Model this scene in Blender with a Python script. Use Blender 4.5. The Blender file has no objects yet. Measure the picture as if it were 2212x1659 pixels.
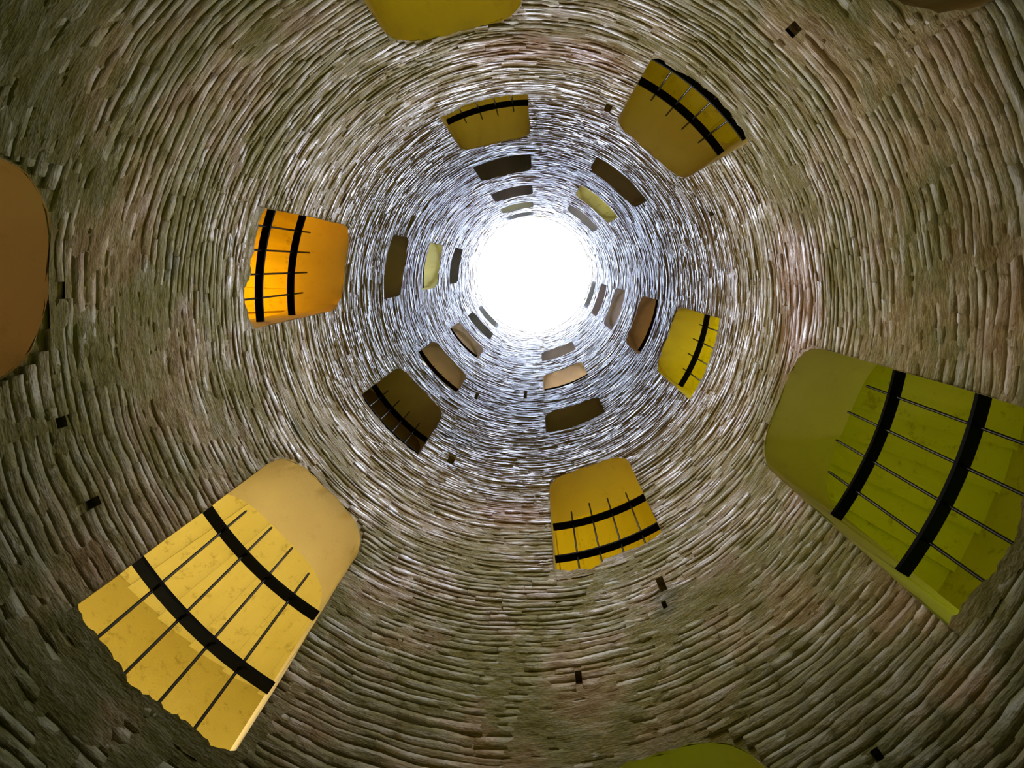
import bpy, math, random
import numpy as np
from mathutils import Matrix, Vector

random.seed(7)
rng = np.random.default_rng(11)
scene = bpy.context.scene
col = scene.collection
S = 2.0                                   # shaft radius in metres; lengths below are in shaft radii

# ------------------------------------------------------------------ camera
F_PX, VX, VY, EX, EY = 1500.0, 1158.54, 571.51, 0.0556, -0.18785
u = np.array([VX - 1106.0, VY - 829.5, F_PX]); u /= np.linalg.norm(u)
a = np.array([1.0, 0, 0]) - u * u[0]; a /= np.linalg.norm(a)
b = np.cross(u, a)
M = np.array([a, b, u])
right, up, back = M @ [1, 0, 0], M @ [0, -1, 0], M @ [0, 0, -1]
cam_data = bpy.data.cameras.new('camera')
cam_data.sensor_width = 36.0
cam_data.lens = 36.0 * F_PX / 2212.0
cam_data.clip_start = 0.05
cam = bpy.data.objects.new('camera', cam_data)
col.objects.link(cam)
cam.matrix_world = Matrix([[right[i], up[i], back[i], (EX * S, EY * S, 0.0)[i]] for i in range(3)] + [[0, 0, 0, 1]])
scene.camera = cam

# ------------------------------------------------------------------ sky, light, exposure
SKY_STRENGTH = 19.0
world = bpy.data.worlds.new('sky'); scene.world = world
world.use_nodes = True
bg = world.node_tree.nodes['Background']
bg.inputs['Color'].default_value = (0.60, 0.72, 1.0, 1)
bg.inputs['Strength'].default_value = SKY_STRENGTH
vs = scene.view_settings
vs.view_transform = 'Standard'; vs.look = 'None'; vs.gamma = 1.0; vs.use_curve_mapping = False
vs.exposure = 0.0
cy = scene.cycles
cy.max_bounces = 5; cy.diffuse_bounces = 3; cy.glossy_bounces = 3; cy.transmission_bounces = 0; cy.volume_bounces = 0

def P(th, r, z):
    t = math.radians(th)
    return (S * r * math.cos(t), S * r * math.sin(t), S * z)

def point_light(name, th, r, z, power, colour, radius=0.08):
    d = bpy.data.lights.new(name, 'POINT'); d.energy = power; d.color = colour; d.shadow_soft_size = radius
    o = bpy.data.objects.new(name, d); col.objects.link(o); o.location = P(th, r, z)
    return o

# added daylight-white fill spots under the coping, brighten the far side of the shaft
DOWN_FILL = 1450.0
for th in (-15, 45, 105, 165, 225, 285):
    d = bpy.data.lights.new('added_coping_fill', 'SPOT'); d.energy = DOWN_FILL; d.color = (0.90, 0.93, 1.0)
    d.spot_size = math.radians(10); d.spot_blend = 1.0; d.shadow_soft_size = 0.2
    o = bpy.data.objects.new('added_coping_fill', d); col.objects.link(o); o.location = P(th, 0.85, 12.3)
    aim = Vector(P(th + 180, 1.0, 2.4)) - o.location
    o.rotation_euler = aim.to_track_quat('-Z', 'Y').to_euler()

# added fill spots hidden behind the third sills, brighten the opposite wall lower down
SILL_FILL = 330.0
for th, z_ in ((-102.3, 5.42), (17.65, 5.42), (137.65, 5.42), (-50.35, 4.82), (69.6, 4.82), (190.05, 4.82)):
    d = bpy.data.lights.new('added_sill_fill', 'SPOT'); d.energy = SILL_FILL; d.color = (1.0, 0.91, 0.68)
    d.spot_size = math.radians(62); d.spot_blend = 1.0; d.shadow_soft_size = 0.02
    o = bpy.data.objects.new('added_sill_fill', d); col.objects.link(o); o.location = P(th + 7.0, 1.014, z_ + 0.038)
    aim = Vector(P(th + 187.0, 1.0, 1.35)) - o.location
    o.rotation_euler = aim.to_track_quat('-Z', 'Y').to_euler()

# ------------------------------------------------------------------ materials
def new_mat(name):
    m = bpy.data.materials.new(name); m.use_nodes = True
    nt = m.node_tree; bs = nt.nodes['Principled BSDF']
    return m, nt, bs

class N:
    """tiny node helper"""
    def __init__(s, nt): s.nt = nt
    def add(s, t, **kw):
        n = s.nt.nodes.new(t)
        for k, v in kw.items(): setattr(n, k, v)
        return n
    def link(s, a_, b_): s.nt.links.new(a_, b_)
    def pos(s, sx=1, sy=1, sz=1):
        g = s.add('ShaderNodeNewGeometry'); m = s.add('ShaderNodeVectorMath', operation='MULTIPLY')
        s.link(g.outputs['Position'], m.inputs[0]); m.inputs[1].default_value = (sx, sy, sz)
        return m.outputs[0]
    def noise(s, vec, scale, detail=3, rough=0.55):
        n = s.add('ShaderNodeTexNoise'); n.inputs['Scale'].default_value = scale
        n.inputs['Detail'].default_value = detail; n.inputs['Roughness'].default_value = rough
        s.link(vec, n.inputs['Vector']); return n.outputs['Fac']
    def ramp(s, fac, lo, hi, a_=0.0, b_=1.0):
        r = s.add('ShaderNodeMapRange', interpolation_type='SMOOTHSTEP')
        r.inputs['From Min'].default_value = lo; r.inputs['From Max'].default_value = hi
        r.inputs['To Min'].default_value = a_; r.inputs['To Max'].default_value = b_
        s.link(fac, r.inputs['Value']); return r.outputs['Result']
    def mix(s, fac, c1, c2, blend='MIX'):
        m = s.add('ShaderNodeMix', data_type='RGBA', blend_type=blend)
        for sock, v in ((m.inputs[0], fac), (m.inputs[6], c1), (m.inputs[7], c2)):
            if isinstance(v, (int, float)): sock.default_value = v
            elif isinstance(v, tuple): sock.default_value = (*v, 1)
            else: s.link(v, sock)
        return m.outputs[2]
    def math(s, op, x, y):
        m = s.add('ShaderNodeMath', operation=op)
        for sock, v in ((m.inputs[0], x), (m.inputs[1], y)):
            if isinstance(v, (int, float)): sock.default_value = v
            else: s.link(v, sock)
        return m.outputs[0]
    def spots(s, pts, wob):
        g = s.add('ShaderNodeNewGeometry'); acc = None
        for th, z_, rad in pts:
            d = s.add('ShaderNodeVectorMath', operation='DISTANCE')
            s.link(g.outputs['Position'], d.inputs[0]); d.inputs[1].default_value = P(th, 1.0, z_)
            k = s.ramp(s.math('ADD', d.outputs['Value'], s.math('MULTIPLY', wob, rad * 1.4)), rad * 1.9, rad * 0.9)
            acc = k if acc is None else s.math('MAXIMUM', acc, k)
        return acc
    def bump(s, h, strength, dist, normal=None):
        bm_ = s.add('ShaderNodeBump'); bm_.inputs['Distance'].default_value = dist
        if isinstance(strength, float): bm_.inputs['Strength'].default_value = strength
        else: s.link(strength, bm_.inputs['Strength'])
        s.link(h, bm_.inputs['Height'])
        if normal is not None: s.link(normal, bm_.inputs['Normal'])
        return bm_.outputs['Normal']

# bare red brick and damp green stains that the wall shows: (angle, height, radius in metres)
RUST = [(-7.2, 2.57, 0.55), (2.0, 2.55, 0.5), (-91.0, 2.83, 0.5), (-76.0, 2.80, 0.45), (94.0, 3.2, 0.5)]
STAIN = [(61.4, 2.13, 0.16), (62.0, 2.05, 0.12), (-169.0, 1.97, 0.11), (-165.0, 2.34, 0.10), (116.0, 4.3, 0.4), (153.0, 2.65, 0.12)]
def wall_material(name, with_tint):
    m, nt, bs = new_mat(name); n = N(nt)
    flat = n.pos(1, 1, 5.5); even = n.pos()
    streak = n.noise(flat, 5.0, 3, 0.6)
    fine = n.noise(flat, 22.0, 2, 0.6)
    patch = n.noise(even, 0.9, 2, 0.5)
    patch2 = n.noise(even, 1.6, 3, 0.6)
    grain = n.noise(even, 40.0, 1, 0.6)
    if with_tint:
        at = n.add('ShaderNodeAttribute', attribute_name='tint')
        sep = n.add('ShaderNodeSeparateColor'); n.link(at.outputs['Color'], sep.inputs[0])
        t1, t2, t3 = sep.outputs[0], sep.outputs[1], sep.outputs[2]
    base = n.mix(n.ramp(streak, 0.35, 0.65), (0.30, 0.205, 0.105), (0.46, 0.36, 0.215))
    if with_tint:
        base = n.mix(n.math('MULTIPLY', t1, 0.35), base, (0.30, 0.175, 0.115))
        limef = n.math('ADD', n.math('MULTIPLY', t2, 0.4), n.ramp(fine, 0.45, 0.65, 0, 0.5))
    else:
        limef = n.ramp(fine, 0.42, 0.6)
    base = n.mix(n.math('MULTIPLY', limef, 0.6), base, (0.54, 0.47, 0.31))
    # reddish brick showing through in places
    red = n.math('MULTIPLY', n.ramp(patch, 0.56, 0.68), n.ramp(streak, 0.42, 0.58))
    base = n.mix(n.math('MULTIPLY', red, 0.55), base, (0.33, 0.15, 0.10))
    mott = n.noise(flat, 9.0, 3, 0.7)
    base = n.mix(n.ramp(mott, 0.52, 0.64, 0, 0.6), base, (0.60, 0.54, 0.41))
    base = n.mix(n.ramp(mott, 0.47, 0.36, 0, 0.7), base, (0.16, 0.10, 0.055))
    blot = n.noise(even, 3.2, 3, 0.65)
    base = n.mix(n.ramp(blot, 0.52, 0.66, 0, 0.7), base, (0.44, 0.385, 0.31))
    base = n.mix(n.ramp(blot, 0.48, 0.36, 0, 0.75), base, (0.25, 0.16, 0.075))
    # moss: thicker lower down, in clumps
    g = n.add('ShaderNodeNewGeometry'); sx = n.add('ShaderNodeSeparateXYZ'); n.link(g.outputs['Position'], sx.inputs[0])
    low = n.ramp(sx.outputs['Z'], 6.2, 2.6)
    low2 = n.ramp(sx.outputs['Z'], 9.0, 3.0)
    moss = n.math('MULTIPLY', n.ramp(patch2, 0.36, 0.58), n.ramp(low2, 0.0, 1.0, 0.10, 0.92))
    moss_corner_dim = n.ramp(sx.outputs['Z'], 4.0, 2.2)  # corner dimming of the lens put into darker, thicker moss near the bottom
    mossc = n.mix(n.ramp(fine, 0.4, 0.6), (0.145, 0.145, 0.025), (0.27, 0.25, 0.065))
    mossc = n.mix(n.math('MULTIPLY', moss_corner_dim, 0.7), mossc, (0.075, 0.085, 0.018))
    moss = n.math('MAXIMUM', moss, n.math('MULTIPLY', moss_corner_dim, n.ramp(patch2, 0.28, 0.5)))
    base = n.mix(moss, base, mossc)
    base = n.mix(n.math('MULTIPLY', n.spots(RUST, streak), 0.7), base, (0.36, 0.16, 0.11))
    base = n.mix(n.math('MULTIPLY', n.spots(STAIN, streak), 0.85), base, (0.085, 0.085, 0.012))
    base = n.mix(n.ramp(grain, 0.62, 0.75, 0, 0.35), base, (0.09, 0.07, 0.045))
    n.link(base, bs.inputs['Base Color'])
    r = n.ramp(streak, 0.35, 0.68, 0.58, 0.30)
    dry = n.math('MAXIMUM', moss, n.ramp(low, 0.0, 1.0, 0.0, 1.0))
    r = n.math('ADD', r, n.math('MULTIPLY', dry, 0.35))
    if not with_tint: r = n.math('ADD', r, 0.12)
    n.link(r, bs.inputs['Roughness'])
    bs.inputs['Specular IOR Level'].default_value = 0.5
    nb = n.bump(streak, n.ramp(low, 0.0, 1.0, 0.32, 0.07), 0.05)
    nb = n.bump(fine, n.ramp(low, 0.0, 1.0, 0.5, 0.2), 0.025, nb)
    crust = n.noise(even, 11.0, 3, 0.65)
    nb = n.bump(crust, n.ramp(low, 0.0, 1.0, 0.5, 0.42), 0.035, nb)
    nb = n.bump(grain, 0.35, 0.01, nb)
    n.link(nb, bs.inputs['Normal'])
    return m
MAT_BRICK = wall_material('damp_limed_brick', True)
MAT_MORTAR = wall_material('damp_mortar', False)

def plaster_material(name, c1, c2, stain, stain_amt):
    m, nt, bs = new_mat(name); n = N(nt)
    even = n.pos()
    soft = n.noise(even, 1.6, 3, 0.5); spot = n.noise(even, 8.5, 7, 0.75); grain = n.noise(even, 60.0, 2, 0.5)
    c = n.mix(n.ramp(soft, 0.35, 0.65), c1, c2)
    c = n.mix(n.ramp(spot, 0.54, 0.68, 0, stain_amt), c, stain)
    n.link(c, bs.inputs['Base Color'])
    bs.inputs['Roughness'].default_value = 0.75
    n.link(n.bump(grain, 0.15, 0.01), bs.inputs['Normal'])
    return m
MAT_REVEAL = plaster_material('smooth_reveal_plaster', (0.62, 0.50, 0.33), (0.68, 0.57, 0.38), (0.42, 0.30, 0.15), 0.25)
MAT_REVEAL_SKYLIT = plaster_material('grey_reveal_skylight_tint', (0.35, 0.385, 0.45), (0.43, 0.465, 0.53), (0.30, 0.27, 0.24), 0.4)  # grey plaster with a blue skylight cast put into its colour
MAT_STAIR = plaster_material('ochre_stairwell_limewash', (0.74, 0.62, 0.20), (0.78, 0.66, 0.25), (0.36, 0.25, 0.05), 0.6)

m, nt, bs = new_mat('black_wrought_iron'); MAT_IRON = m; n = N(nt)
rust = n.noise(n.pos(), 30, 4)
n.link(n.mix(n.ramp(rust, 0.5, 0.7, 0, 0.6), (0.002, 0.002, 0.002), (0.004, 0.003, 0.002)), bs.inputs['Base Color'])
bs.inputs['Roughness'].default_value = 0.7
bs.inputs['Specular IOR Level'].default_value = 0.02

m, nt, bs = new_mat('worn_iron_rod'); MAT_ROD = m; n = N(nt)
rust = n.noise(n.pos(), 30, 4)
n.link(n.mix(n.ramp(rust, 0.5, 0.7, 0, 0.6), (0.004, 0.004, 0.004), (0.010, 0.006, 0.004)), bs.inputs['Base Color'])
bs.inputs['Roughness'].default_value = 0.35; bs.inputs['Specular IOR Level'].default_value = 0.10

m, nt, bs = new_mat('wet_stone_floor'); MAT_FLOOR = m; n = N(nt)
n.link(n.mix(n.ramp(n.noise(n.pos(), 3, 4), 0.4, 0.6), (0.20, 0.17, 0.12), (0.32, 0.28, 0.20)), bs.inputs['Base Color'])
bs.inputs['Roughness'].default_value = 0.5
m, nt, bs = new_mat('pale_coping_stone'); MAT_COPING = m; n = N(nt)
n.link(n.mix(n.ramp(n.noise(n.pos(), 4, 4), 0.4, 0.6), (0.42, 0.40, 0.36), (0.55, 0.53, 0.48)), bs.inputs['Base Color'])
bs.inputs['Roughness'].default_value = 0.7

# ------------------------------------------------------------------ helpers
def link_mesh(name, verts, faces, mat, parent=None, smooth=False, loc=None):
    me = bpy.data.meshes.new(name)
    if loc is not None:
        verts = [(v[0] - loc[0], v[1] - loc[1], v[2] - loc[2]) for v in verts]
    me.from_pydata([tuple(map(float, v)) for v in verts], [], faces)
    me.update()
    if smooth: me.polygons.foreach_set('use_smooth', [True] * len(me.polygons))
    me.materials.append(mat)
    o = bpy.data.objects.new(name, me); col.objects.link(o)
    if loc is not None: o.location = loc
    if parent is not None:
        o.parent = parent
        if loc is not None: o.location = Vector(loc) - parent.location
        elif parent.location.length > 0: o.location = -parent.location
    return o

def tag(o, label=None, cat=None, group=None, kind=None):
    if label: o['label'] = label
    if cat: o['category'] = cat
    if group: o['group'] = group
    if kind: o['kind'] = kind
    return o

def empty(name, loc):
    o = bpy.data.objects.new(name, None); o.empty_display_size = 0.2
    col.objects.link(o); o.location = loc
    return o

class MB:
    def __init__(s): s.v = []; s.f = []
    def grid(s, rows):
        """rows: list of equal-length rows of points"""
        o = len(s.v); w = len(rows[0])
        for r in rows: s.v += r
        for i in range(len(rows) - 1):
            for j in range(w - 1):
                p = o + i * w + j
                s.f.append((p, p + 1, p + w + 1, p + w))
    def quad(s, p): o = len(s.v); s.v += p; s.f.append(tuple(range(o, o + len(p))))
    def box_polar(s, t0, t1, r0, r1, z0, z1, nt=1):
        ts = [t0 + (t1 - t0) * i / nt for i in range(nt + 1)]
        loop = lambda t: [P(t, r0, z0), P(t, r1, z0), P(t, r1, z1), P(t, r0, z1), P(t, r0, z0)]
        s.grid([loop(t) for t in ts])
        for t in (t0, t1): s.quad(loop(t)[:4])

# ------------------------------------------------------------------ the windows (angles in degrees, heights in shaft radii above the camera)
HW = 12.85
CENTRE = dict(A=-102.3, B=-50.35, C=17.65, D=69.6, E=137.65, F=190.05)
ACE = [(1.285, 2.545), (3.60, 4.76), (5.42, 6.39), (7.46, 8.48), (9.42, 10.36), (11.12, 11.95)]
BDF = [(0.20, 1.465), (2.575, 3.80), (4.82, 5.50), (6.49, 7.52), (8.53, 9.50)]
H_TOP = 12.35
H_BOTTOM = -0.78
# broken sill lines: (place across the opening from -1 to 1, height above the nominal sill)
SILL = {'F1': [(-1, 0), (-.83, -.044), (-.66, -.061), (-.49, -.081), (-.33, -.083), (-.17, -.043), (-.04, -.03), (.13, -.05), (.29, -.037), (.68, -.041), (.87, -.042), (1, -.024)],
        'E0': [(-1, .01), (-.8, -.012), (-.59, -.001), (-.18, -.01), (0, -.02), (.22, -.023), (.3, -.015), (.49, -.006), (.87, -.008), (1, .003)],
        'D1': [(-1, .003), (-.73, -.011), (-.21, 0), (.1, -.008), (.18, -.038), (.38, -.056), (.53, -.033), (.77, -.029), (1, -.004)],
        'A1': [(-1, -.003), (-.77, .008), (-.52, -.021), (-.37, -.038), (0, -.027), (.34, -.037), (1, -.048)],
        'B1': [(-1, .007), (-.87, -.027), (-.61, -.008), (-.4, -.041), (-.04, -.046), (.11, -.068), (.33, -.041), (.46, -.051), (.61, -.031), (.8, -.042), (1, -.006)],
        'C0': [(-1, -.01), (-.31, .001), (.08, -.025), (.39, -.013), (.73, .006), (1, .008)]}
def sill_line(key, x):
    pr = SILL.get(key)
    return float(np.interp(x, [p[0] for p in pr], [p[1] for p in pr])) if pr else 0.0
WINDOWS = {}
for c in 'ACE':
    for i, (z0, z1) in enumerate(ACE): WINDOWS[c + str(i)] = (CENTRE[c], z0 + min([p[1] for p in SILL.get(c + str(i), [(0, 0)])]) - 0.012, z1, z0)
for c in 'BDF':
    for i, (z0, z1) in enumerate(BDF): WINDOWS[c + str(i)] = (CENTRE[c], z0 + min([p[1] for p in SILL.get(c + str(i), [(0, 0)])]) - 0.012, z1, z0)

def arch_h(z0, z1): return min(0.30, 0.30 * (z1 - z0))
def arch(x, z0, z1):
    h = arch_h(z0, z1); x = min(1.0, abs(x))
    return z1 - h * (1 - (1 - x ** 2.6) ** (1 / 2.6))

# dark pockets left by missing bricks: (angle, z, half angle, half height)
HOLES = [(61.1, 2.215, 0.75, 0.052), (61.95, 2.085, 0.45, 0.022), (79.4, 1.835, 0.55, 0.028), (114.9, 3.81, 1.1, 0.07),
         (92.2, 6.33, 0.8, 0.17), (-66.9, 3.50, 0.9, 0.07), (116.0, 5.72, 0.8, 0.12), (-48.05, 1.796, 0.8, 0.03),
         (171.1, 1.457, 0.7, 0.018), (160.0, 1.467, 0.6, 0.02), (187.6, 1.502, 1.1, 0.014), (45.7, 1.183, 0.5, 0.014), (-25.5, 3.5, 0.6, 0.04)]

# ------------------------------------------------------------------ shaft: mortar surface with openings
R_MORTAR = 1.0016
tb = set(np.round(np.arange(-180, 180.01, 0.9), 3)); zb = set(np.round(np.arange(H_BOTTOM, 0.8, 0.08), 4)) | set(np.round(np.arange(0.8, 4.0, 0.0175), 4)) | set(np.round(np.arange(4.0, H_TOP, 0.1), 4)) | {H_TOP}
wrap = lambda t: (t + 180) % 360 - 180
for c, z0, z1, _ in WINDOWS.values():
    tb |= {round(wrap(c - HW), 3), round(wrap(c + HW), 3)}; zb |= {z0, z1}
for t, z, dt, dz in HOLES:
    tb |= {round(wrap(t - dt), 3), round(wrap(t + dt), 3)}; zb |= {round(z - dz, 4), round(z + dz, 4)}
tb = sorted(tb); zb = sorted(zb)
def in_window(t, z, pad=0.0):
    for c, z0, z1, _ in WINDOWS.values():
        if z0 < z < z1 and abs(wrap(t - c)) < HW + pad: return True
    return False
def in_hole(t, z):
    for ht, hz, dt, dz in HOLES:
        if abs(z - hz) < dz and abs(wrap(t - ht)) < dt: return True
    return False
def lownoise(t, zz):
    tr = np.radians(t)
    x, y = np.cos(tr), np.sin(tr)
    return (np.sin(7.1 * x + 3.3 * zz + 1.0) * np.cos(6.3 * y - 4.1 * zz) + 0.7 * np.sin(13.7 * y + 9.1 * zz + 2 * x) * np.cos(15.1 * x - 7.7 * zz)
            + 0.5 * np.sin(31 * x + 23 * zz) * np.cos(29 * y - 19 * zz + 0.7))
def swell(t, zz):
    """slow bulges of the wall face, shared by the bricks and the mortar"""
    return 0.005 * lownoise(t, zz) / (1 + (np.maximum(zz, 0) / 3.5) ** 2)
def crust(t, z):
    q = math.radians(t); x, y = 2 * math.cos(q), 2 * math.sin(q)
    w = 0.5 * math.sin(9 * x + 7 * y + 3 * z)
    v = (math.sin(3.1 * x + 2.3 * z) * math.cos(2.7 * y - 5.2 * z) + 0.8 * math.sin(9.3 * y + 31 * z + w) * math.cos(8.7 * x - 43 * z + w)
         + 0.7 * math.sin(23 * x + 71 * z + 2 * w) * math.cos(19 * y - 83 * z) + 0.4 * math.sin(47 * y - 120 * z) * math.cos(41 * x + 97 * z))
    k_ = min(1.0, max(0.0, (4.5 - z) / 2.5))
    return -0.0021 * k_ * (v + 0.15 + 0.5 * max(0.0, min(1.0, 2.2 - z))) + 0.0026 * (1 - k_) + float(swell(t, z))
mb = MB()
idx = {}
tarr, zarr = np.array(tb), np.array(zb)
for i, z in enumerate(zb):
    for j, t in enumerate(tb):
        idx[i, j] = len(mb.v); mb.v.append(P(t, R_MORTAR + crust(t, z), z))
for i in range(len(zb) - 1):
    zc = (zb[i] + zb[i + 1]) / 2
    for j in range(len(tb) - 1):
        tc = (tb[j] + tb[j + 1]) / 2
        if in_window(tc, zc) or in_hole(tc, zc): continue
        mb.f.append((idx[i, j], idx[i + 1, j], idx[i + 1, j + 1], idx[i, j + 1]))
for t, z, dt, dz in HOLES:           # pockets
    mb.grid([[P(t - dt, R_MORTAR, zz), P(t - dt, 1.16, zz), P(t + dt, 1.16, zz), P(t + dt, R_MORTAR, zz)] for zz in (z - dz, z + dz)])
    for zz in (z - dz, z + dz):
        mb.quad([P(t - dt, R_MORTAR, zz), P(t - dt, 1.16, zz), P(t + dt, 1.16, zz), P(t + dt, R_MORTAR, zz)])
shaft = link_mesh('wall_shaft', mb.v, mb.f, MAT_MORTAR, smooth=True)
tag(shaft, 'tall round well shaft of damp limed brick seen from below', 'wall', kind='structure')

# ------------------------------------------------------------------ bricks
COURSE, LENGTH = 0.034, 0.150
def free_spans(zc, z_lo, z_hi):
    """angular spans of a course that are wall, not opening or pocket"""
    cut = []
    for c, z0, z1, _ in WINDOWS.values():
        if z_hi <= z0 + 0.006 or z_lo - 0.016 >= z1: continue
        # half width of the opening at this height
        zz = max(z_lo - 0.016, z0)
        if zz <= z1 - arch_h(z0, z1): x = 1.0
        else:
            q = (zz - (z1 - arch_h(z0, z1))) / arch_h(z0, z1)
            x = max(0.0, 1 - q ** 2.6) ** (1 / 2.6)
        if x > 0.02: cut.append(((c - HW * x) % 360, 2 * HW * x))
    for t, z, dt, dz in HOLES:
        if z_hi > z - dz and z_lo < z + dz: cut.append(((t - dt) % 360, 2 * dt))
    if not cut: return None
    cut.sort()
    merged = [list(cut[0])]
    for a0, w0 in cut[1:]:
        e = merged[-1][0] + merged[-1][1]
        if a0 <= e: merged[-1][1] = max(e, a0 + w0) - merged[-1][0]
        else: merged.append([a0, w0])
    if len(merged) > 1 and merged[-1][0] + merged[-1][1] - 360 > merged[0][0]:
        e = max(merged[-1][0] + merged[-1][1] - 360, merged[0][0] + merged[0][1])
        merged[-1][1] = e + 360 - merged[-1][0]; merged.pop(0)
    cut = merged
    spans = []
    for k in range(len(cut)):
        s0 = cut[k][0] + cut[k][1]
        s1 = cut[(k + 1) % len(cut)][0] + (360 if k == len(cut) - 1 else 0)
        if s1 - s0 > 0.3: spans.append((s0, s1))
    return spans
bricks = []                                # (t0, t1, z0, z1)
z = H_BOTTOM; k = 0
mean_deg = math.degrees(LENGTH)
while z < H_TOP - 0.02:
    h = COURSE * random.uniform(0.68, 1.35)
    z1 = min(z + h, H_TOP)
    sp = free_spans((z + z1) / 2, z, z1)
    if sp is None:
        st = random.uniform(0, 360); sp = [(st, st + 360)]
    for s0, s1 in sp:
        t = s0; first = True
        while s1 - t > 0.2:
            L = mean_deg * random.choice((0.45, 0.6, 0.8, 1.0, 1.2, 1.5, 1.9)) * random.uniform(0.85, 1.15)
            if first: L *= random.uniform(0.4, 1.0); first = False
            if s1 - (t + L) < mean_deg * 0.4: L = s1 - t
            bricks.append((t, min(t + L, s1), z, z1)); t += L
    z = z1; k += 1
bk = np.array(bricks)
nb_ = len(bk)
def brick_verts(sel, nx, ny):
    """front grid plus a back ring, for all selected bricks at once"""
    B = bk[sel]; n_ = len(B)
    gap_t, gap_z = 0.05, 0.0008
    amp = np.clip((B[:, 2] - 1.4) / 1.4, 0.05, 1.15)       # low down a thick lime crust evens the bricks out
    gap_t, gap_z = gap_t * amp, gap_z * amp
    t0, t1 = B[:, 0] + gap_t * rng.uniform(0.3, 1.2, n_), B[:, 1] - gap_t * rng.uniform(0.3, 1.2, n_)
    z0, z1 = B[:, 2] + gap_z * rng.uniform(0.2, 1.4, n_), B[:, 3] - gap_z * rng.uniform(0.2, 1.4, n_)
    prot = rng.normal(0.0, 0.0016, n_) * amp
    tilt = rng.normal(0.0, 0.045, n_) * amp; yaw = rng.normal(0.0, 0.02, n_) * amp
    fx = np.linspace(0, 1, nx + 1); fz = np.linspace(0, 1, ny + 1)
    GX, GZ = np.meshgrid(fx, fz)
    GX, GZ = GX.ravel(), GZ.ravel()
    m_ = len(GX)
    jx = rng.normal(0, 0.05 / nx * 2, (n_, m_)) * ((GX > 0) & (GX < 1)); jz = rng.normal(0, 0.11, (n_, m_)) * (1.0 / ny)
    T = t0[:, None] + (t1 - t0)[:, None] * (GX + jx)
    Z = z0[:, None] + (z1 - z0)[:, None] * np.clip(GZ + jz, -0.04, 1.04)
    Z = Z + 0.006 * (lownoise(T, Z * 0.35) / (1 + (np.maximum(Z, 0) / 3.5) ** 2))
    edge = ((GX == 0) | (GX == 1)) * 0.0012 + ((GZ == 0) | (GZ == 1)) * 0.0016
    R = 1.0 - prot[:, None] + edge * amp[:, None] + tilt[:, None] * (Z - ((z0 + z1) / 2)[:, None]) + yaw[:, None] * np.radians(T - ((t0 + t1) / 2)[:, None]) * 0.5
    R = R + rng.normal(0, 0.0014, (n_, m_)) * amp[:, None] + swell(T, Z)
    R = np.minimum(R, 1.02)
    ring = [j for j in range(nx + 1)] + [(i + 1) * (nx + 1) - 1 for i in range(1, ny + 1)] + [ny * (nx + 1) + j for j in range(nx - 1, -1, -1)] + [i * (nx + 1) for i in range(ny - 1, 0, -1)]
    Tb, Zb = T[:, ring], Z[:, ring]
    Rb = np.full(Tb.shape, 1.028)
    T = np.hstack([T, Tb]); Z = np.hstack([Z, Zb]); R = np.hstack([R, Rb])
    tr = np.radians(T)
    V = np.stack([S * R * np.cos(tr), S * R * np.sin(tr), S * Z], -1)
    faces = []
    for i in range(ny):
        for j in range(nx):
            p = i * (nx + 1) + j
            faces.append((p, p + nx + 1, p + nx + 2, p + 1))
    for q in range(len(ring)):
        q2 = (q + 1) % len(ring)
        faces.append((ring[q], ring[q2], m_ + q2, m_ + q))
    return V, faces
tints = np.stack([rng.beta(1.0, 1.6, nb_), rng.beta(1.1, 1.4, nb_), rng.random(nb_)], -1)

def add_tint(me, cols):
    at = me.color_attributes.new('tint', 'FLOAT_COLOR', 'POINT')
    at.data.foreach_set('color', np.hstack([cols, np.ones((len(cols), 1))]).astype(np.float32).ravel())

def brick_mass(name, sel, nx, ny, parent):
    V, faces = brick_verts(sel, nx, ny)
    n_, m_ = V.shape[:2]
    F_ = np.array(faces)
    allf = (F_[None] + (np.arange(n_) * m_)[:, None, None]).reshape(-1, 4)
    me = bpy.data.meshes.new(name)
    me.vertices.add(n_ * m_); me.vertices.foreach_set('co', V.astype(np.float32).ravel())
    me.loops.add(allf.size); me.loops.foreach_set('vertex_index', allf.astype(np.int32).ravel())
    me.polygons.add(len(allf)); me.polygons.foreach_set('loop_start', np.arange(0, allf.size, 4, dtype=np.int32))
    me.polygons.foreach_set('loop_total', np.full(len(allf), 4, dtype=np.int32))
    me.update(calc_edges=True)
    me.polygons.foreach_set('use_smooth', np.tile(np.arange(len(F_)) < nx * ny, n_))
    add_tint(me, np.repeat(tints[sel], m_, axis=0))
    me.materials.append(MAT_BRICK)
    o = bpy.data.objects.new(name, me); col.objects.link(o); o.parent = parent
    return o

# the 300 bricks that show largest in the frame are single parts
def project(t, r, z):
    tr = np.radians(t)
    w = np.stack([r * np.cos(tr) - EX, r * np.sin(tr) - EY, z + 0 * t], -1)
    cx, cy, cz = (w @ M)[..., 0], (w @ M)[..., 1], (w @ M)[..., 2]
    ok = cz > 0.05
    cz = np.where(ok, cz, 1)
    return 1106 + F_PX * cx / cz, 829.5 + F_PX * cy / cz, ok
tc, zc = (bk[:, 0] + bk[:, 1]) / 2, (bk[:, 2] + bk[:, 3]) / 2
x0, y0, ok0 = project(bk[:, 0], 1.0, zc); x1, y1, ok1 = project(bk[:, 1], 1.0, zc)
x2, y2, ok2 = project(tc, 1.0, bk[:, 2]); x3, y3, ok3 = project(tc, 1.0, bk[:, 3])
xc, yc, okc = project(tc, 1.0, zc)
area = np.hypot(x1 - x0, y1 - y0) * np.hypot(x3 - x2, y3 - y2)
inside = ok0 & ok1 & ok2 & ok3 & okc & (xc > 15) & (xc < 2197) & (yc > 15) & (yc < 1644)
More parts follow.
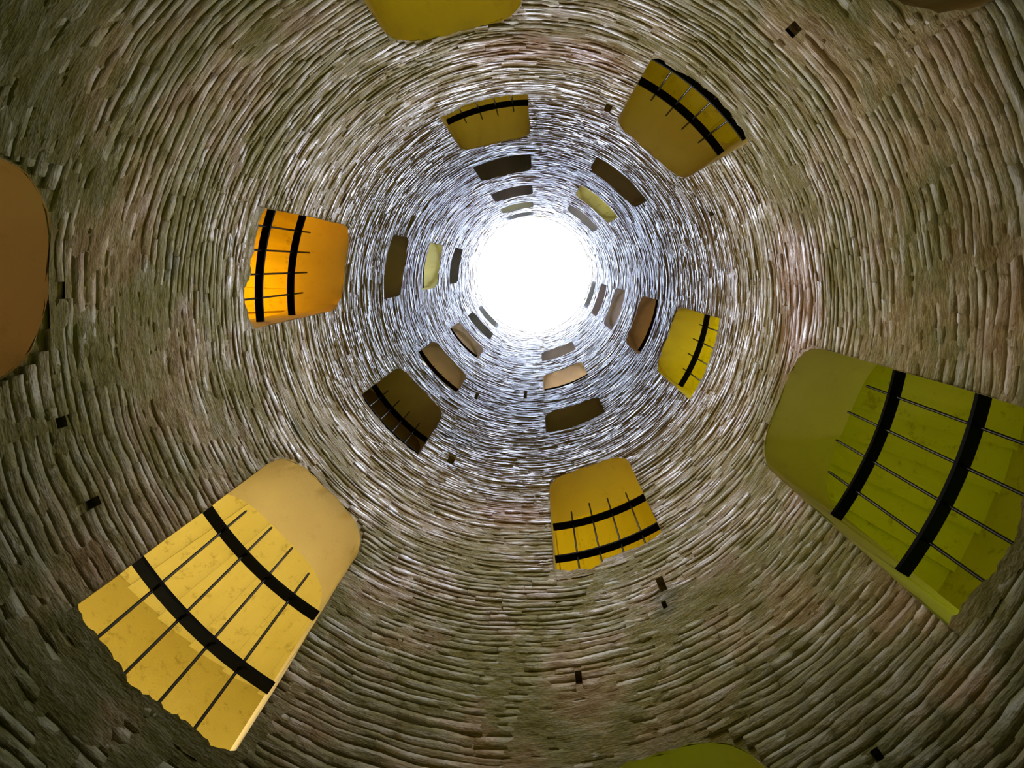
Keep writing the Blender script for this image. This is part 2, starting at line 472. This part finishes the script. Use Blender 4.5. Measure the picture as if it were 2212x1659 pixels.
area = np.where(inside, area, -1)
order = np.argsort(-area)
def bare(i):                               # not hidden under the lime crust
    return np.mean([R_MORTAR - 1.0 + crust(t, zc[i]) - float(swell(t, zc[i])) > 0.0004 for t in np.linspace(bk[i, 0], bk[i, 1], 5)]) > 0.55
single = np.array([i for i in order[:4000] if area[i] > 0 and bare(i)][:300])
is_single = np.zeros(nb_, bool); is_single[single] = True
near = (bk[:, 3] < 5.0) & ~is_single
far = (bk[:, 3] >= 5.0)
tag(brick_mass('brickwork', np.where(near)[0], 4, 2, shaft), kind='stuff')
tag(brick_mass('brickwork', np.where(far)[0], 2, 1, shaft), kind='stuff')
V, faces = brick_verts(single, 6, 3)
for q, bi in enumerate(single):
    loc = V[q].mean(0)
    o = link_mesh('brick', V[q], faces, MAT_BRICK, shaft, loc=tuple(loc))
    o.data.polygons.foreach_set('use_smooth', [k_ < 18 for k_ in range(len(faces))])
    add_tint(o.data, np.repeat(tints[bi][None], V.shape[1], axis=0))

# ------------------------------------------------------------------ openings: reveal, sill, stair space behind, lamp
# watts in red, green and blue of the stair lamps beside each opening, and the side of the stronger one
LAMPS = {'A0': (20.38, 19.39, 0.02, -1),
         'A1': (14.41, 13.09, 1.48, 1),
         'A4': (25.75, 27.78, 20.08, 1),
         'B1': (10.78, 10.16, 0.02, 1),
         'B3': (55.44, 53.37, 17.11, 1),
         'B4': (21.15, 21.35, 27.76, -1),
         'C0': (7.97, 12.75, 0.02, 1),
         'C1': (33.56, 34.61, 0.03, -1),
         'C2': (20.03, 9.73, 2.87, 1),
         'C3': (32.20, 25.82, 33.57, 1),
         'C4': (14.22, 10.41, 13.53, -1),
         'D0': (7.77, 12.44, 0.02, -1),
         'D1': (16.63, 12.76, 0.40, 1),
         'D3': (82.23, 57.45, 45.06, 1),
         'D4': (22.38, 18.06, 21.82, 1),
         'E0': (61.42, 57.03, 38.26, 1),
         'E1': (0.25, 0.07, 0.05, -1),
         'E2': (20.59, 12.49, 6.62, 1),
         'E3': (43.78, 32.27, 27.92, -1),
         'F0': (12.38, 8.16, 4.07, -1),
         'F1': (24.69, 11.60, 0.13, -1),
         'F2': (0.72, 0.56, 0.73, 1),
         'F3': (80.89, 81.80, 45.39, 1)}
LAMP_UP = {'F1': 1.0, 'D1': 0.70}
COLNAME = dict(A='top', B='upper right', C='right', D='bottom', E='lower left', F='left')
ORD = ['lowest', 'second lowest', 'third lowest', 'fourth lowest', 'fifth lowest', 'highest']
LOOK = {'A0': 'lit yellow and cut by the upper edge', 'A1': 'lit yellow', 'A2': 'dark', 'A3': 'dark grey', 'A4': 'pale grey', 'A5': 'pale blue grey',
        'B0': 'nearly black at the upper right corner', 'B1': 'lit dull yellow', 'B2': 'dark', 'B3': 'lit pale yellow', 'B4': 'grey, nearest the sky',
        'C0': 'lit olive and cut by the right edge', 'C1': 'lit bright yellow', 'C2': 'brown', 'C3': 'grey brown', 'C4': 'dull grey', 'C5': 'pale grey',
        'D0': 'olive and cut by the lower edge', 'D1': 'lit yellow', 'D2': 'nearly black', 'D3': 'lit tan', 'D4': 'grey, nearest the sky',
        'E0': 'big and lit tan yellow', 'E1': 'dark brown', 'E2': 'brown', 'E3': 'tan', 'E4': 'dark grey', 'E5': 'pale grey',
        'F0': 'brown and cut by the left edge', 'F1': 'lit bright orange', 'F2': 'dark brown', 'F3': 'lit pale yellow', 'F4': 'dark, nearest the sky'}
R_SOFFIT, R_OUT, SPREAD = 1.265, 1.95, 23.0
for n_win, (key, (c, z0, z1, zsill)) in enumerate(sorted(WINDOWS.items()), 1):
    root = empty('window_%d' % n_win, P(c, 1.13, z0))
    where = '%s arched opening in the %s column, %s' % (ORD[int(key[1])], COLNAME[key[0]], LOOK[key])
    tag(root, where, 'window opening', kind='structure')
    # outline of the opening, from the left foot over the arch to the right foot
    h = arch_h(z0, z1); prof = []
    nj = 7
    for i in range(nj): prof.append((-1.0, z0 + (z1 - h - z0) * i / nj))
    na = 26
    for i in range(na + 1):
        ph = math.pi * (1 - i / na)
        x = math.copysign(abs(math.cos(ph)) ** (2 / 2.6), math.cos(ph)); prof.append((x, z1 - h + h * abs(math.sin(ph)) ** (2 / 2.6)))
    for i in range(nj - 1, -1, -1): prof.append((1.0, z0 + (z1 - h - z0) * i / nj))
    mb = MB()
    rr = [0.999, 1.003, 1.05, 1.12, 1.19, R_SOFFIT]
    rows = []
    for r in rr:
        rows.append([P(c + HW * x + (random.uniform(-.12, .12) if r < 1.01 else 0), r + (random.uniform(-.004, .003) if r < 1.001 else 0),
                       zz + (random.uniform(-.004, .004) if r < 1.01 else 0)) for x, zz in prof])
    mb.grid(rows)
    link_mesh('reveal', mb.v, mb.f, MAT_REVEAL_SKYLIT if z0 > 5 else MAT_REVEAL, root, smooth=True)
    # plaster filling between the arch and the first full course
    mb = MB()
    ap = [p for p in prof if p[1] >= z1 - h - 1e-6]
    mb.grid([[P(c + HW * x * s_, 1.003 + random.uniform(-.002, .002), zz) for x, zz in
              ([(x, zz) for x, zz in ap] if s_ == 1 else [(x, z1 + 0.052) for x, zz in ap])] for s_ in (1, 1.0001)])
    link_mesh('arch_plaster', mb.v, mb.f, MAT_MORTAR, root, smooth=True)
    # ragged sill
    mb = MB(); ns = 44
    wob = 0.003 if key in SILL else 0.006
    top = [zsill + sill_line(key, -1 + 2 * i / ns) + wob * math.sin(i * 0.55 + n_win) * math.cos(i * 0.23) + random.uniform(-.004, .004) for i in range(ns + 1)]
    ts = [c - HW + 2 * HW * i / ns for i in range(ns + 1)]
    rough = 1 / (1 + (z0 / 3.5) ** 2)
    fr = [1.0 + random.uniform(-.004, .002) * rough for _ in ts]
    mb.grid([[P(t, f_ + 0.004, z0 - 0.03) for t, f_ in zip(ts, fr)], [P(t, f_, zz - 0.006) for t, f_, zz in zip(ts, fr, top)],
             [P(t, f_ + 0.008, zz) for t, f_, zz in zip(ts, fr, top)], [P(t, 1.09, zz - 0.004) for t, zz in zip(ts, top)], [P(t, R_SOFFIT, z0 - 0.01) for t in ts]])
    link_mesh('sill', mb.v, mb.f, MAT_MORTAR, root, smooth=False)
    # stair space behind the opening: floor, outer wall, ends, inner wall, stepped ceiling
    lamp = LAMPS.get(key)
    side = lamp[3] if lamp else 1
    zf = z0 - 0.22
    nst = 9; dst = 2 * SPREAD / nst; rise = 0.010
    steps = []
    for i in range(nst):
        q = i if side < 0 else nst - 1 - i     # ceiling climbs away from the lamp
        steps.append(z1 + 0.02 + rise * q)
    ztop = z1 + 0.02 + rise * nst + 0.05
    mb = MB()
    ts = [c - SPREAD + 2 * SPREAD * i / 16 for i in range(17)]
    mb.grid([[P(t, R_OUT, zf) for t in ts], [P(t, R_OUT, (zf + ztop) / 2) for t in ts], [P(t, R_OUT, ztop) for t in ts]])
    mb.grid([[P(t, R_SOFFIT, zf) for t in ts], [P(t, R_OUT, zf) for t in ts]])
    for t in (c - SPREAD, c + SPREAD):
        mb.quad([P(t, R_SOFFIT, zf), P(t, R_OUT, zf), P(t, R_OUT, ztop), P(t, R_SOFFIT, ztop)])
    for s_ in (-1, 1):
        mb.grid([[P(c + s_ * q, R_SOFFIT, zz) for q in (HW, 18, SPREAD)] for zz in (zf, z0, z1 - h, ztop)])
    tw = [c - HW + 2 * HW * i / 8 for i in range(9)]
    mb.grid([[P(t, R_SOFFIT, zf) for t in tw], [P(t, R_SOFFIT, z0) for t in tw]])
    mb.grid([[P(c + HW * x, R_SOFFIT, zz) for x, zz in ap], [P(c + HW * x, R_SOFFIT, ztop) for x, zz in ap]])
    link_mesh('stairwell_wall', mb.v, mb.f, MAT_STAIR, root)
    for i in range(nst):
        mb = MB()
        t0, t1 = c - SPREAD + dst * i, c - SPREAD + dst * (i + 1)
        zz = steps[i]
        za, zb_ = (zz, zz + 0.034) if side < 0 else (zz + 0.034, zz)      # each tread leans a little
        rows = []
        for t, z_ in ((t0, za), ((t0 + t1) / 2, (za + zb_) / 2), (t1, zb_)):
            rows.append([P(t, R_SOFFIT, ztop + 0.05), P(t, R_SOFFIT, z_), P(t, R_OUT + 0.01, z_), P(t, R_OUT + 0.01, ztop + 0.05)])
        mb.grid(rows)
        for rw in (rows[0], rows[-1]): mb.quad(rw)
        link_mesh('step_underside', mb.v, mb.f, MAT_STAIR, root)
    if lamp:
        pw = max(lamp[:3]); lc = tuple(q / pw for q in lamp[:3])
        # the lamp stands on the stairs just behind the sill
        point_light('stair_lamp_light', c + side * 6.0, 1.55, z0 + 0.05 + LAMP_UP.get(key, 0.0), pw, lc, 0.10)

# ------------------------------------------------------------------ iron grilles
BAR_R0, BAR_R1, UP_R = 1.117, 1.150, 1.1335
def make_grille(key, label, lower=0.385, upper=0.775, tips=(0.955, 1.01)):
    c, _, z1, z0 = WINDOWS[key]
    root = empty('iron_grille', P(c, UP_R, z0))
    tag(root, label, 'grille', 'iron window grilles')
    for dz in (lower, upper):
        mb = MB()
        mb.box_polar(c - HW, c + HW, BAR_R0 + random.uniform(-.001, .001), BAR_R1 + random.uniform(-.001, .001), z0 + dz - 0.007, z0 + dz + 0.007, 24)
        link_mesh('crossbar', mb.v, mb.f, MAT_IRON, root)
    for i in range(4):
        t = c + 2 * HW / 5 * (i - 1.5)
        zt = z0 + (tips[0] if i in (0, 3) else tips[1]) + random.uniform(-.008, .008)
        mb = MB(); ctr = P(t, UP_R, 0); rad = 0.0043 * S; rows = []
        for zz, s_ in ((z0 - 0.012, 1), (z0 + lower, 1), (z0 + upper, 1), (zt - 0.012, 1), (zt - 0.003, 0.8), (zt, 0.35)):
            rows.append([(ctr[0] + rad * s_ * math.cos(q * math.pi / 4), ctr[1] + rad * s_ * math.sin(q * math.pi / 4), zz * S) for q in range(9)])
        mb.grid(rows); mb.quad(rows[-1][:8])
        link_mesh('upright', mb.v, mb.f, MAT_ROD, root, smooth=True)
    return root
G = make_grille
G('E0', 'large black iron grille across the big tan-lit opening at lower left')
G('C0', 'large black iron grille across the olive-lit opening cut by the right edge')
G('F1', 'black iron grille glowing orange behind in the left opening')
G('D1', 'black iron grille in the yellow opening at bottom centre')
G('B1', 'black iron grille with glinting uprights in the upper right opening')
G('A1', 'black iron grille low in the yellow opening at upper left of the bright sky', upper=0.74)
G('C1', 'black iron grille in the bright yellow opening right of the sky', upper=0.79)
G('E1', 'dim iron grille in the dark brown opening at lower left of the sky', upper=0.74)
G('E2', 'small iron grille in the brown opening third up in lower left column', upper=0.71, tips=(0.83, 0.86))
G('C2', 'small iron grille in the brown opening third up in right column', upper=0.76, tips=(0.86, 0.88))
G('D3', 'small iron grille at the foot of the tan opening below the sky', upper=0.74, tips=(0.84, 0.86))
G('E3', 'tiny iron grille in the fourth opening up in lower left column', upper=0.89, tips=(0.95, 0.97))
G('F3', 'tiny iron grille at the edge of the pale yellow opening left of the sky', upper=0.79, tips=(0.88, 0.90))
G('A2', 'barely visible grille tips in the dark opening third up in upper left column', upper=0.76, tips=(0.87, 0.88))
G('F2', 'barely visible grille tips in the dark brown opening left of the sky', lower=0.2, upper=0.44, tips=(0.60, 0.61))
G('B3', 'barely visible grille tips in the pale yellow opening at upper right of sky', upper=0.78, tips=(0.92, 0.94))
G('C3', 'barely visible grille in the grey brown opening fourth up in right column', upper=0.84, tips=(0.90, 0.91))

# ------------------------------------------------------------------ shaft floor and coping
mb = MB()
mb.grid([[P(t, r, H_BOTTOM) for t in range(0, 361, 10)] for r in (0.001, 0.4, 0.8, 1.03, 1.5, 2.08)])
tag(link_mesh('floor', mb.v, mb.f, MAT_FLOOR), 'wet stone floor at the bottom of the well shaft', 'floor', kind='structure')
mb = MB()
mb.grid([[P(t, r, zz) for t in range(0, 361, 6)] for r, zz in ((0.995, H_TOP), (0.99, H_TOP + 0.02), (0.99, H_TOP + 0.08), (1.0, H_TOP + 0.1), (2.08, H_TOP + 0.1), (2.08, H_TOP), (1.0, H_TOP))])
tag(link_mesh('trim_1', mb.v, mb.f, MAT_COPING), 'pale stone coping ring around the mouth of the shaft', 'coping', kind='structure')
mb = MB()  # unseen drum, added to stop sky light leaking in behind the shaft
mb.grid([[P(t, 2.05, zz) for t in range(0, 361, 6)] for zz in (H_BOTTOM, 3.0, 8.0, H_TOP + 0.05)])
tag(link_mesh('wall_light_seal', mb.v, mb.f, MAT_MORTAR), 'unseen outer drum added around the stairs to keep sky light out', 'wall', kind='structure')
